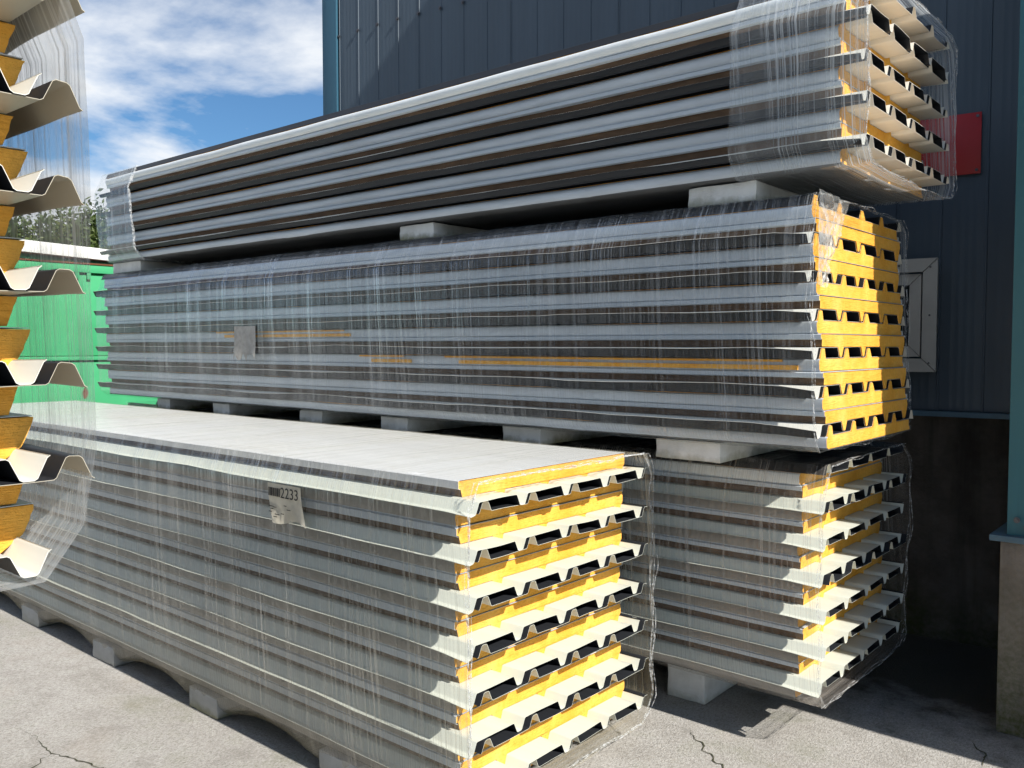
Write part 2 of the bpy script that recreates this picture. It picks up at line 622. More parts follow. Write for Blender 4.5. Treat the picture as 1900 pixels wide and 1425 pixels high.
def rib_soft(c, z):
    return [(c - HB - 0.003, z), (c - HB + 0.002, z + 0.003), (c - HC - 0.002, z + RH - 0.003), (c - HC + 0.003, z + RH),
            (c + HC - 0.003, z + RH), (c + HC + 0.002, z + RH - 0.003), (c + HB - 0.002, z + 0.003), (c + HB + 0.003, z)]


def panel_meshes(t, x0, x1, up, over_r, over_l, lap, seed, tape, linermat, back, droop, nx=36, raw=False, lip=0.016, bulge=0.006, lev=0):
    """foam core, outer (ribbed) sheet and liner sheet of one panel; up = ribs up. y runs 0..1, origin on the liner plane"""
    fl = (lambda p: p) if up else (lambda p: (1 - p[0], -p[1]))
    rnd = random.Random(seed)
    jit = rnd.uniform(-0.006, 0.006)
    # foam core
    poly, em = [], []

    def add(pt, m):
        poly.append(pt)
        em.append(m)
    add((0.0, 0.002), 0)
    add((1.0, 0.002), 2)
    add((1.0, lip), 2)
    add((0.986, lip + 0.004), 1)
    add((0.980, t - 0.002), 0)
    for k in (3, 2, 1, 0):
        for p in reversed(rib_pts(AOFF + PITCH * k, t - 0.002)):
            add(p, 0)
    add((0.004, t - 0.002), 2)
    for s in range(1, 9):
        ang = s / 9
        add((-bulge * math.sin(math.pi * ang) ** 0.6, t - 0.002 - (t - 0.004) * ang), 2)
    if raw:
        top_w, bot_w = (0.0, 0.0)
        ribs = [p for k in (3, 2, 1, 0) for p in reversed(rib_pts(AOFF + PITCH * k, t - 0.002))]
        fy, fb = (1.012, 0.994)
        nz = 6
        far = [(fb + (fy - fb) * (i / nz) + 0.004 * noise.noise(Vector((i * 1.9, seed * 2.0, 0))), 0.002 + (t - 0.004) * i / nz) for i in range(nz + 1)]
        near = [(1 - (1.006 - 0.018 * i / nz) + 0.004 * noise.noise(Vector((i * 2.1, seed * 5.0, 3))), t - 0.002 - (t - 0.004) * i / nz) for i in range(nz + 1)] if up else \
               [(-0.008 - 0.020 * i / nz + 0.004 * noise.noise(Vector((i * 2.1, seed * 5.0, 3))), t - 0.002 - (t - 0.004) * i / nz) for i in range(nz + 1)]
        poly = far + [p for p in ribs if p[0] > 0.04] + near
        em = [0] * len(poly)
    pl = [fl(p) for p in poly]

    def d_core(x, y, z):
        w = noise.noise(Vector((x * 2.3, seed * 3.1, 0.0)))
        return (0.0, 0.0045 * w) if y < 0.05 else (0.0, 0.0)
    foam = prism(pl, em, 0, x0, x1 + jit, nx, ['foam', 'brown', tape], 'foam_core', d_core, capjit=0.006)
    # outer sheet
    line = [(0.002, t)]
    for k in range(4):
        line += rib_soft(AOFF + PITCH * k, t)
    r = rib_soft(1 + AOFF, t)
    line += r[:5] + [(1 + AOFF + HC + 0.0015, t + RH - 0.001)] if lap == 'half' else (r[:6] + [(1 + AOFF + HC + 0.011, t + 0.015)] if lap == 'short' else r)
    full = [line[0]]
    for p, q in zip(line[:-1], line[1:]):
        k_ = max(1, int(abs(q[0] - p[0]) / 0.028))
        full += [(p[0] + (q[0] - p[0]) * i_ / k_, p[1] + (q[1] - p[1]) * i_ / k_) for i_ in range(1, k_ + 1)]
    line = [(y, z + 0.0003) for y, z in full]
    poly, side = thin(line, 0.0011)
    pl = [fl(p) for p in poly]
    xe = x1 + over_r + jit

    def d_sheet(x, y, z):
        yy = y if up else 1 - y
        dent = 0.0
        if x > 0.012 and over_r > 0.03:
            dent = 0.005 * (x / over_r) * noise.noise(Vector((y * 5.0, lev * 3.3 + x0, 1.0)))
        if yy < 1.012:
            return (0.0, dent)
        w = (yy - 1.012) / 0.05
        a = noise.noise(Vector((x * 1.5, seed * 1.7, 2.0))) * 0.011 + noise.noise(Vector((x * 5.0, seed, 5.0))) * 0.004
        sag = droop * max(0.0, 1 - (xe - x) / 0.22) ** 2
        return (0.0, a * w - sag * w + dent)
    sheet = prism(pl, side, 1, x0 - over_l, xe, nx + 10, ['dark', back], 'outer_sheet', d_sheet)
    # liner with turned lips
    lip += 0.001
    ln = [(0.000, 0.006), (-0.0004, 0.0022), (0.003, 0.0), (0.997, 0.0), (1.0028, 0.003), (1.0028, lip), (0.994, lip + 0.003)]
    if raw:
        ln = [(-0.024, 0.0), (0.99, 0.0)]
    ln = list(reversed(ln))
    poly, side = thin(ln, 0.0012)
    pl = [fl(p) for p in poly]

    def d_liner(x, y, z):
        w = noise.noise(Vector((x * 1.8, seed * 2.3, 9.0)))
        return (0.0, 0.0016 * w * (1 if (y < 0.01 or y > 0.99) else 0))
    liner = prism(pl, [0] * len(pl), 0, x0 - 0.01, x1 + jit + 0.004, nx, [linermat], 'liner_sheet', d_liner)
    return foam, sheet, liner


def make_pack(name, loc, seq, t, x0, x1, over_r=0.1, over_l=0.0, lap='half', back='cream', top_liner='liner_white',
              top_tape=None, droop=0.012, jx=0.006, jy=0.004, shift=None, seed=0, raw=False, side='tape', lip=0.016, bulge=0.006, back_u=None):
    """a pack of panels; loc = base (y,z) of the near bottom edge. x0..x1 = foam length in world x"""
    root = empty(name, (x1, loc[0], loc[1]))
    rnd = random.Random(seed + 100)
    z = 0.0
    G = RH + 0.0035
    levels = []
    for i, s in enumerate(seq):
        up = s == 'U'
        last = i == len(seq) - 1
        if up:
            if i:
                z += 0.0015
            zl = z
            z += t
        else:
            z += G
            zl = z + t
            levels.append(z)
            z += t
        tape = top_tape if (last and top_tape) else side
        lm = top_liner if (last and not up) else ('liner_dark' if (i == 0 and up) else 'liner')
        f, sh, li = panel_meshes(t, x0 - x1, 0.0, up, over_r, over_l, lap, seed * 50 + i, tape, lm, (back_u or back) if up else back, droop if not up else 0.004, raw=raw, lip=lip, bulge=bulge, lev=(i + (1 if seq[0] == 'D' else 0)) // 2)
        dx = rnd.uniform(-jx, jx) + (shift(zl) if shift else 0.0)
        p = empty('sandwich_panel', (dx, rnd.uniform(-jy, jy), zl), root)
        link('foam_core', f, p)
        link('outer_sheet', sh, p)
        link('liner_sheet', li, p)
    top = z + (RH if seq[-1] == 'U' else 0)
    root['top'] = top
    return root, top, levels


def film_tube(root, sect, x0, x1, mat, nx=220, amp=0.0025, bottom=None, seed=0, endjit=0.012, lean=None):
    """stretch film wound round the pack: sect(x) -> list of (y,z) hull corners (closed), in the pack's own coordinates"""
    def ring(x):
        c = sect(x)
        pts = []
        n = len(c)
        for i in range(n):
            a, b = c[i], c[(i + 1) % n]
            L = math.hypot(b[0] - a[0], b[1] - a[1])
            k = max(1, int(round(L / 0.045)))
            kk = ks[i]
            for j in range(kk):
                u = j / kk
                pts.append((a[0] + (b[0] - a[0]) * u, a[1] + (b[1] - a[1]) * u))
        return pts
    c0 = sect(0.5 * (x0 + x1))
    ks = [max(1, int(round(math.hypot(c0[(i + 1) % len(c0)][0] - c0[i][0], c0[(i + 1) % len(c0)][1] - c0[i][1]) / 0.045))) for i in range(len(c0))]
    vs, fs = [], []
    cy_ = sum(p[0] for p in c0) / len(c0)
    cz_ = sum(p[1] for p in c0) / len(c0)
    first = last = None
    for i in range(nx + 1):
        x = x0 + (x1 - x0) * i / nx
        pts = ring(x)
        row = []
        for j, (y, z) in enumerate(pts):
            w = noise.noise(Vector((x * 26 + seed, y * 1.3, z * 1.3))) + 0.5 * noise.noise(Vector((x * 70 + seed, y * 2, z * 2)))
            w2 = noise.noise(Vector((x * 3.0 + seed, y * 3.0, z * 3.0)))
            o = amp * (0.6 * w + 0.8 * w2)
            d = math.hypot(y - cy_, z - cz_)
            ex = 0.0
            if i in (0, nx):
                ex = endjit * noise.noise(Vector((seed + 9.0, y * 6, z * 6)))
            lx = lean(z) if lean else 0.0
            row.append((x + ex + lx, y + o * (y - cy_) / d, z + o * (z - cz_) / d))
        vs += row
        if i == 0:
            first = row
        last = row
    n = len(row)
    for i in range(nx):
        for j in range(n):
            a, b = i * n + j, i * n + (j + 1) % n
            fs.append((a, b, b + n, a + n))
    me = mesh('stretch_film', vs, fs, [mat], smooth=80)
    return link('stretch_film', me, root), first, last


def rope(name, pts, rad, mat, parent, closed=True, seed=0, sides=6):
    """crumpled gathered hem of the film"""
    P = [Vector(p) for p in pts]
    n = len(P)
    vs, fs = [], []
    for i in range(n):
        a, b = P[i - 1 if (i or closed) else 0], P[(i + 1) % n if (i < n - 1 or closed) else n - 1]
        d = (b - a).normalized()
        u = d.orthogonal().normalized()
        u = Vector((1, 0, 0)) - d * d.x
        u = u.normalized() if u.length > 1e-4 else d.orthogonal()
        w = d.cross(u)
        r = rad * (0.55 + 0.9 * abs(noise.noise(P[i] * 17 + Vector((seed, 0, 0)))))
        for s in range(sides):
            q = 2 * math.pi * s / sides
            rr = r * (0.7 + 0.6 * abs(noise.noise(P[i] * 45 + Vector((seed, s * 3.0, 1)))))
            vs.append(tuple(P[i] + (u * math.cos(q) + w * math.sin(q)) * rr))
    for i in range(n if closed else n - 1):
        for s in range(sides):
            a = i * sides + s
            b = i * sides + (s + 1) % sides
            c = ((i + 1) % n) * sides + (s + 1) % sides
            e = ((i + 1) % n) * sides + s
            fs.append((a, b, c, e))
    return link(name, mesh(name, vs, fs, [mat], smooth=70), parent)


def strands(root, row, rad, n, spread, seed):
    base = dense(row, 3)
    for q in range(n):
        pts = []
        for p in base:
            v = Vector(p) * 7 + Vector((seed + q * 13.7, q * 5.1, 0))
            w = Vector(p) * 2.2 + Vector((seed + q * 3.7, q * 2.1, 4))
            o = Vector((noise.noise(v) + noise.noise(w), noise.noise(v + Vector((9, 0, 0))), noise.noise(v + Vector((0, 9, 0))))) * spread
            o.x = o.x * 1.6 - spread * 0.6
            pts.append(tuple(Vector(p) + o))
        rope('film_edge', pts, rad, 'film_edge', root, seed=seed + q)


def dense(row, k=3):
    out = []
    n = len(row)
    for i in range(n):
        a, b = Vector(row[i]), Vector(row[(i + 1) % n])
        for j in range(k):
            out.append(tuple(a.lerp(b, j / k)))
    return out


def chip_block(o, seed):
    me = o.data
    bm = bmesh.new()
    bm.from_mesh(me)
    bmesh.ops.subdivide_edges(bm, edges=[e for e in bm.edges if e.calc_length() > 0.04], cuts=5, use_grid_fill=True)
    for v in bm.verts:
        p = v.co * 14 + Vector((seed * 7.7, 0, 0))
        q = v.co * 45 + Vector((seed * 3.1, 2, 0))
        n_ = Vector((noise.noise(p), noise.noise(p + Vector((5, 0, 0))), 0.4 * noise.noise(p + Vector((0, 5, 0))))) * 0.006
        n_ += Vector((noise.noise(q), noise.noise(q + Vector((5, 0, 0))), 0)) * 0.0025
        v.co += n_
    bm.to_mesh(me)
    bm.free()
    me.update()


# ------------------------------------------------------------------ the setting
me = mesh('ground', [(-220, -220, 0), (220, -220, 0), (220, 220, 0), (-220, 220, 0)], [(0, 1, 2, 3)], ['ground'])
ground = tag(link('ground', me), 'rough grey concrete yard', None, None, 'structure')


def crack(pts, w, seed):
    vs, fs = [], []
    rnd = random.Random(seed)
    fine = []
    for (a, b) in zip(pts[:-1], pts[1:]):
        a, b = Vector(a + (0,)), Vector(b + (0,))
        k = max(2, int((b - a).length / 0.022))
        for i in range(k):
            p = a.lerp(b, i / k)
            nn = (b - a).normalized().orthogonal()
            fine.append(p + Vector((rnd.uniform(-1, 1), rnd.uniform(-1, 1), 0)) * 0.013)
    n = len(fine)
    for i, p in enumerate(fine):
        d = (fine[min(n - 1, i + 1)] - fine[max(0, i - 1)]).normalized()
        s = Vector((-d.y, d.x, 0))
        ww = w * rnd.uniform(0.25, 1.0) * min(1, 3.0 * i / n, 3.0 * (n - 1 - i) / n + 0.05)
        vs += [tuple(p + s * ww + Vector((0, 0, 0.003))), tuple(p - s * ww + Vector((0, 0, 0.003)))]
    for i in range(n - 1):
        fs.append((2 * i, 2 * i + 1, 2 * i + 3, 2 * i + 2))
    return link('crack', mesh('crack', vs, fs, ['crack']), ground)


crack([(-4.08, 1.46), (-3.72, 1.44), (-3.35, 1.53), (-3.02, 1.50), (-2.72, 1.56)], 0.0045, 1)
crack([(-3.72, 1.44), (-3.60, 1.30), (-3.42, 1.22)], 0.0045, 5)
crack([(-1.86, 3.34), (-1.68, 3.20), (-1.52, 3.08), (-1.44, 2.94)], 0.0045, 2)
crack([(-0.88, 4.02), (-0.80, 3.90), (-0.78, 3.75)], 0.0045, 3)

# ---- big navy shed behind the stacks
YW, XL, WROT = 4.806, -6.231, R(5.5)
shed = tag(empty('warehouse', (XL, YW, 0)), 'dark navy metal clad warehouse on a stained concrete plinth behind the stacks', 'building')
shed.rotation_euler = (0, 0, WROT)
ZP, ZT = 1.285, 9.2


def cladding_mesh(w):
    # one 1 m cladding sheet: three raised ribs, fine micro ribs between
    pts = []
    for k in range(4):
        b = w * k / 4
        u = w / 4
        pts += [(b, 0.0), (b + 0.003, -0.0045), (b + 0.011, -0.0045), (b + 0.014, 0.0)]
        for q in (0.065, 0.105, 0.145, 0.185):
            if q < u - 0.02:
                pts += [(b + q - 0.007, 0.0), (b + q, -0.0008), (b + q + 0.007, 0.0)]
    pts.append((w - 0.003, 0.0))
    vs = []
    for (x, y) in pts:
        vs += [(x, y, ZP + 0.02), (x, y, ZT)]
    n = len(pts)
    back = len(vs)
    for (x, y) in (pts[0], pts[-1]):
        vs += [(x, 0.06, ZP + 0.02), (x, 0.06, ZT)]
    fs = [(2 * i, 2 * i + 2, 2 * i + 3, 2 * i + 1) for i in range(n - 1)]
    fs += [(back, back + 1, back + 3, back + 2)]
    return mesh('cladding_sheet', vs, fs, ['navy'], smooth=20)


cm = cladding_mesh(0.90)
for k in range(10):
    link('cladding_sheet', cm, shed, (0.161 + 0.90 * k, 0, 0))
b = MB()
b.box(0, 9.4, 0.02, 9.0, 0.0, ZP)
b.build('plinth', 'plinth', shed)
b = MB()
b.box(0.02, 9.4, 0.07, 9.0, ZP + 0.001, ZT - 0.02)
b.build('side_wall', 'navy', shed)
b = MB()
b.box(-0.012, 0.159, -0.030, -0.008, ZP - 0.03, ZT)
b.box(-0.012, 0.012, -0.012, 0.25, ZP - 0.03, ZT)
b.build('corner_trim', 'trim', shed, bevel=0.004)
b = MB()
b.box(0.0, 9.4, -0.05, 0.018, ZP - 0.012, ZP + 0.016)
b.build('drip_flashing', 'steel', shed)
b = MB()
b.box(-0.2, 9.5, -0.2, 9.2, ZT + 0.001, ZT + 0.12)
b.build('roof', 'roof', shed)
bm = bmesh.new()
bmesh.ops.create_cone(bm, cap_ends=True, segments=6, radius1=0.011, radius2=0.009, depth=0.016)
bmesh.ops.create_cone(bm, cap_ends=True, segments=10, radius1=0.016, radius2=0.016, depth=0.004)
sm = bpy.data.meshes.new('screw')
bm.to_mesh(sm)
bm.free()
sm.materials.append(M['screw'])
for zrow in (4.31, 6.1):
    for k in range(34):
        s = link('screw', sm, shed, (0.161 + k * 0.225 + 0.007, -0.012, zrow + 0.01 * math.sin(k * 7)))
        s.rotation_euler = (R(90), 0, 0)
# window of the shed: frame with mitred corners and a dark pane, right edge near x=-1.33
wx0, wx1, wz0, wz1 = 3.86 + XL, 4.893 + XL, 1.520, 2.153
win = empty('window', (0, 0, 0), shed)


def mitre_frame(x0, x1, z0, z1, w, y0, y1, mat, parent):
    for nm, pts in (('frame_bar', [(x0, z0), (x1, z0), (x1 - w, z0 + w), (x0 + w, z0 + w)]),
                    ('frame_bar', [(x1, z0), (x1, z1), (x1 - w, z1 - w), (x1 - w, z0 + w)]),
                    ('frame_bar', [(x1, z1), (x0, z1), (x0 + w, z1 - w), (x1 - w, z1 - w)]),
                    ('frame_bar', [(x0, z1), (x0, z0), (x0 + w, z0 + w), (x0 + w, z1 - w)])):
        cxm = sum(p[0] for p in pts) / 4
        czm = sum(p[1] for p in pts) / 4
        pts = [(cxm + (x - cxm) * 0.997, czm + (z - czm) * 0.985) for x, z in pts]
        vs = [(x, y0, z) for x, z in pts] + [(x, y1, z) for x, z in pts]
        fs = [(0, 1, 2, 3), (7, 6, 5, 4)] + [(i, i + 4, (i + 1) % 4 + 4, (i + 1) % 4) for i in range(4)]
        link(nm, mesh(nm, vs, fs, [mat]), parent)


ox = (-XL, 0, 0)
mitre_frame(wx0 - XL, wx1 - XL, wz0, wz1, 0.075, -0.075, -0.035, 'white_pvc', win)
mitre_frame(wx0 - XL + 0.085, wx1 - XL - 0.085, wz0 + 0.085, wz1 - 0.085, 0.06, -0.062, -0.030, 'white_pvc', win)
b = MB()
b.box(wx0 - XL + 0.14, wx1 - XL - 0.14, -0.044, -0.036, wz0 + 0.14, wz1 - 0.14)
b.build('pane', 'glass', win)
for (sx, sz) in ((wx1 - 0.037, wz1 - 0.05), (wx1 - 0.037, wz0 + 0.05), (wx1 - 0.037, 0.5 * (wz0 + wz1)), (wx1 - 0.2, wz1 - 0.037), (wx1 - 0.2, wz0 + 0.037)):
    s = link('screw', sm, win, (sx - XL, -0.076, sz))
    s.rotation_euler = (R(90), 0, 0)
    s.scale = (0.35, 0.35, 0.35)

# red sign on the wall
b = MB()
b.box(-0.24, 0.24, -0.006, 0.0, -0.165, 0.165)
sg = b.build('red_sign', 'red', None, bevel=0.002, loc=(XL + 4.845 * math.cos(WROT) + 0.014 * math.sin(WROT), YW + 4.845 * math.sin(WROT) - 0.014 * math.cos(WROT), 2.766))
sg.rotation_euler = (0, 0, WROT)
tag(sg, 'plain red rectangular sign fixed to the navy wall beside the topmost pack', 'sign')
for (sx, sz) in ((-0.22, 0.145), (0.22, 0.145), (-0.22, -0.145), (0.22, -0.145)):
    s = link('screw', sm, sg, (sx, -0.008, sz))
    s.rotation_euler = (R(90), 0, 0)
    s.scale = (0.5, 0.5, 0.5)

# ---- teal clad annex standing forward of the shed at the right
YA, XA, HA = 4.17, -0.815, 7.92
annex = tag(empty('annex', (XA, YA, 0)), 'teal clad annex on a mossy concrete base at the right edge', 'building')
b = MB()
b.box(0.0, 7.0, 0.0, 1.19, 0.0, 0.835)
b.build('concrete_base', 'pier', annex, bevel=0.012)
b = MB()
b.box(-0.035, 7.0, -0.03, 1.19, 0.836, 0.862)
b.build('base_plate', 'steel', annex, bevel=0.003)
tp = [(0.022, 0.02), (0.024, 0.012), (0.35, 0.012), (0.365, 0.045), (0.40, 0.045), (0.415, 0.012), (1.0, 0.012)]
for k in range(7):
    vs, fs = [], []
    off = k * 1.0
    pts = [(x + (off if (i > 1 or k) else 0), y) for i, (x, y) in enumerate(tp)]
    if k:
        pts = [(off + 0.003, 0.012)] + pts[2:]
    for (x, y) in pts:
        vs += [(x, y, 0.863), (x, y, HA)]
    fs = [(2 * i, 2 * i + 2, 2 * i + 3, 2 * i + 1) for i in range(len(pts) - 1)]
    link('cladding_sheet', mesh('cladding_sheet', vs, fs, ['teal'], smooth=20), annex)
b = MB()
b.box(0.024, 7.0, 0.06, 1.19, 0.864, HA)
b.build('wall', 'teal', annex)
b = MB()
b.box(1.42, 7.0, -0.42, 0.008, 1.46, HA)
b.build('bay', 'teal', annex, bevel=0.01)  # unseen overhang, added to throw shade on the pack ends
for (sx, sz) in ((0.062, 0.93), (0.10, 0.90)):
    s = link('screw', sm, annex, (sx, 0.0, sz))
    s.rotation_euler = (R(90), 0, 0)
    s.scale = (0.8, 0.8, 0.8)

# ---- green steel container far left, its end towards us
XC = -9.4
con = tag(empty('container', (XC, 3.9, 0)), 'bright green steel container with rusty top edge behind the left ends of the stacks', 'container')
b = MB()
b.box(-6.0, -0.02, -1.25, 1.25, 0.02, 2.50)
b.build('body', 'green', con)
b = MB()
b.box(-0.019, 0.0, -1.16, 1.16, 1.56, 2.42)
b.build('end_panel', 'green', con, bevel=0.004)
b = MB()
b.box(-0.019, 0.0, -1.16, 1.16, 0.14, 1.505)
b.build('end_panel', 'green', con, bevel=0.004)
b = MB()
b.box(-0.019, 0.03, -1.16, 1.16, 1.512, 1.553)
b.build('rail', 'green', con, bevel=0.004)
for sy in (-1.21, 1.21):
    b = MB()
    b.box(-0.10, 0.02, sy - 0.045, sy + 0.045, 0.0, 2.50)
    b.build('corner_post', 'green', con, bevel=0.006)
b = MB()
b.box(-0.15, 0.035, -1.26, 1.26, 2.43, 2.515)
b.build('top_rail', 'green', con, bevel=0.006)
b = MB()
b.box(-0.16, 0.045, -1.262, 1.262, 2.516, 2.532)
b.build('rusty_edge', 'rust', con)
for sy in (0.10, 0.22):
    b = MB()
    b.box(0.001, 0.03, sy - 0.02, sy + 0.02, 2.36, 2.46)
    b.build('hinge', 'green', con, bevel=0.004)
vs = [(0.003, 0.165 + dy, 1.17 + dz) for dy, dz in ((0, 0.06), (0.028, 0.02), (0.035, -0.01), (0.01, -0.06), (-0.012, -0.065), (-0.03, -0.01), (-0.022, 0.02))]
link('rust_spot', mesh('rust_spot', vs, [tuple(reversed(range(7)))], ['rust']), con)
b = MB()
b.box(-0.55, 0.06, -1.3, 1.3, 0.0, 0.12)
bo = b.build('white_board', 'white_metal', None, bevel=0.008, loc=(XC, 3.95, 2.534))
bo.rotation_euler = (R(-2.0), 0, 0)
bo.location.z = 2.582
tag(bo, 'white metal board lying across the top of the green container', 'board')


# ---- trees beyond the container
def tree(x, y, h, rad, seed, label):
    rnd = random.Random(seed)
    root = tag(empty('tree', (x, y, 0)), label, 'tree', 'trees beyond the container')
    vs, fs = [], []

    def limb(a, b_, r0, r1):
        a, b_ = Vector(a), Vector(b_)
        d = (b_ - a).normalized()
        u = d.orthogonal().normalized()
        w = d.cross(u)
        base = len(vs)
        for p, r in ((a, r0), (b_, r1)):
            for s in range(7):
                q = 2 * math.pi * s / 7
                vs.append(tuple(p + (u * math.cos(q) + w * math.sin(q)) * r))
        for s in range(7):
            fs.append((base + s, base + (s + 1) % 7, base + 7 + (s + 1) % 7, base + 7 + s))
    limb((0, 0, 0), (0.1, 0, h * 0.45), 0.16, 0.11)
    limb((0.1, 0, h * 0.45), (0.0, 0.1, h * 0.85), 0.11, 0.03)
    tips = []
    for k in range(11):
        a = rnd.uniform(0, 6.28)
        z0 = h * rnd.uniform(0.35, 0.75)
        e = (math.cos(a) * rad * rnd.uniform(0.4, 0.8), math.sin(a) * rad * rnd.uniform(0.4, 0.8), z0 + h * rnd.uniform(0.05, 0.22))
        limb((0.08, 0, z0), e, 0.05, 0.012)
        tips.append(e)
    link('trunk', mesh('trunk', vs, fs, ['bark'], smooth=60), root)
    lv, lf = [], []
    clumps = []
    for k in range(210):
        v = Vector((rnd.gauss(0, 1), rnd.gauss(0, 1), rnd.gauss(0, 1))).normalized() * rnd.uniform(0.45, 1.0)
        c = Vector((v.x * rad, v.y * rad, h * 0.66 + v.z * h * 0.33))
        clumps.append((c, rnd.uniform(0.25, 0.5)))
    for c, cr_ in clumps:
        for q in range(120):
            p = c + Vector((rnd.gauss(0, 1), rnd.gauss(0, 1), rnd.gauss(0, 1))) * cr_ * 0.55
            n_ = Vector((rnd.gauss(0, 1), rnd.gauss(0, 1), rnd.gauss(0, 1) + 0.6)).normalized()
            u = n_.orthogonal().normalized()
            u.rotate(__import__('mathutils').Quaternion(n_, rnd.uniform(0, 6.28)))
            w = n_.cross(u)
            s = rnd.uniform(0.04, 0.085)
            bi = len(lv)
            lv += [tuple(p - u * s), tuple(p + w * s * 0.45 + n_ * 0.01), tuple(p + u * s), tuple(p - w * s * 0.45 + n_ * 0.01)]
            lf.append((bi, bi + 1, bi + 2, bi + 3))
    link('crown', mesh('crown', lv, lf, ['leaf']), root)


tree(-19.0, 8.3, 4.45, 1.6, 3, 'leafy green tree showing right above the container, beside the top pack')
tree(-20.0, 6.6, 4.35, 1.7, 4, 'leafy green tree above the container, seen through the film at the left')
tree(-21.5, 10.8, 4.6, 1.7, 5, 'leafy green tree farther right, hidden mostly by the stacked packs')


# ------------------------------------------------------------------ packs
# A: front pack, ends towards us, 14 panels
AX0, AX1, AY, AZ0 = -7.3, -2.018, 2.08, 0.10
packA, topA, levA = make_pack('panel_pack', (AY, AZ0), 'UD' * 7, 0.0585, AX0, AX1, over_r=0.10, back='greenish', seed=1, jx=0.013, side='tape_grey', lip=0.026)
tag(packA, 'front pack of foam panels on the ground, film wrapped, with a pale flat top', 'panel pack', 'packs of wrapped sandwich panels')
A_BLK = [-2.62, -3.59, -4.58, -5.55, -6.55]


def bump_at(x, centres, w, soft):
    r = 0.0
    for c in centres:
        d = abs(x - c)
        r = max(r, 1.0 if d < w else math.exp(-((d - w) / soft) ** 2))
    return r


def sectA(x):
    wx = x + AX1
    g = bump_at(wx, A_BLK, 0.13, 0.17)
    zb = -0.012 - 0.052 * g
    return [(-0.050, 0.09), (-0.054, 0.35), (-0.054, 0.75), (-0.052, topA - 0.10), (-0.012, topA + 0.003), (0.3, topA + 0.004), (0.7, topA + 0.004), (1.008, topA + 0.004),
            (1.066, topA - 0.095), (1.072, 0.6), (1.070, 0.10), (1.0, zb), (0.5, zb), (0.0 - 0.008, zb), (-0.03, zb + 0.03)]


_, first, last = film_tube(packA, sectA, AX0 - AX1 - 0.05, 0.112, 'film_a', 300, 0.003, seed=3)
strands(packA, last, 0.0034, 4, 0.012, 1)
for k, x in enumerate(A_BLK):
    b = MB()
    b.box(-0.12, 0.12, 0.0, 0.92, 0.0, AZ0 - 0.004)
    o = b.build('foam_block', 'block_dirty', None, bevel=0.006, loc=(x, AY - 0.035, 0.002))
    tag(o, ['white polystyrene block under the front pack, nearest its yellow end',
            'white polystyrene block under the front pack, second from its yellow end',
            'white polystyrene block under the front pack, third from its yellow end',
            'white polystyrene block under the front pack, fourth from its yellow end',
            'white polystyrene block under the front pack, at its far left end'][k], 'block', 'blocks under the front pack')

# paper label on the film of the front pack
lab_y = AY - 0.058


def label_sheet(x0, x1, ztop, zbot, y, parent, curl, name='paper_label', seed=0):
    vs, fs = [], []
    nx, nz = 14, 14
    for j in range(nz + 1):
        v = j / nz
        for i in range(nx + 1):
            u = i / nx
            z = ztop + (zbot - ztop) * v * (1 + 0.10 * math.sin(u * 5 + 1) * (v ** 3)) - (0.012 * u * v)
            x = x0 + (x1 - x0) * u + curl * v * v
            yy = y - 0.010 * math.sin(u * 6.0 + 2 * v) * v ** 4 - 0.002
            vs.append((x, yy, z))
    for j in range(nz):
        for i in range(nx):
            a = j * (nx + 1) + i
            fs.append((a, a + nx + 1, a + nx + 2, a + 1))
    return link(name, mesh(name, vs, fs, ['paper'], smooth=80), parent)


LX0, LX1 = -3.02, -2.80
lab = label_sheet(LX0 - AX1, LX1 - AX1, 1.118 - AZ0, 0.975 - AZ0, -0.060, packA, 0.045)
b = MB()
rnd = random.Random(3)
x = LX0 - AX1 + 0.012
while x < LX0 - AX1 + 0.085:
    w = rnd.choice((0.002, 0.003, 0.005))
    b.box(x, x + w, -0.0665, -0.0655, 1.068 - AZ0, 1.102 - AZ0)
    x += w + rnd.choice((0.002, 0.004))
b.build('barcode', 'ink', lab)
b = MB()
for (u, v, L) in ((0.02, 1.008, 0.03), (0.05, 1.006, 0.02), (0.03, 0.998, 0.02), (0.12, 1.018, 0.018), (0.14, 1.004, 0.025), (0.02, 0.986, 0.02), (0.06, 0.978, 0.03), (0.10, 0.984, 0.02), (0.05, 0.968, 0.025)):
    b.box(LX0 - AX1 + u, LX0 - AX1 + u + L, -0.0705, -0.0698, v + 0.018 - AZ0, v + 0.021 - AZ0)
b.build('small_print', 'ink', lab)
tcv = bpy.data.curves.new('number', 'FONT')
tcv.body = '2233'
tcv.size = 0.060
tcv.extrude = 0.0003
tob = bpy.data.objects.new('number', tcv)
COL.objects.link(tob)
bpy.context.view_layer.update()
dg = bpy.context.evaluated_depsgraph_get()
tme = bpy.data.meshes.new_from_object(tob.evaluated_get(dg))
bpy.data.objects.remove(tob)
tme.materials.clear()
tme.materials.append(M['ink'])
nb = link('number', tme, lab, (LX0 - AX1 + 0.092, -0.0665, 1.066 - AZ0))
nb.rotation_euler = (R(90), 0, 0)

# B: rear pack on the ground, behind the front one
BX0, BX1, BY, BZ0 = -7.2, -1.395, 3.45, 0.215
packB, topB, levB = make_pack('panel_pack', (BY, BZ0), 'UD' * 6 + 'U', 0.0520, BX0, BX1, over_r=0.105, back='greenish', top_tape='tape_white', seed=2, jx=0.012, side='tape_grey')
tag(packB, 'rear pack of ribbed foam panels with a dark top sheet, lowest of the tall stack', 'panel pack', 'packs of wrapped sandwich panels')
zb_ = -0.012


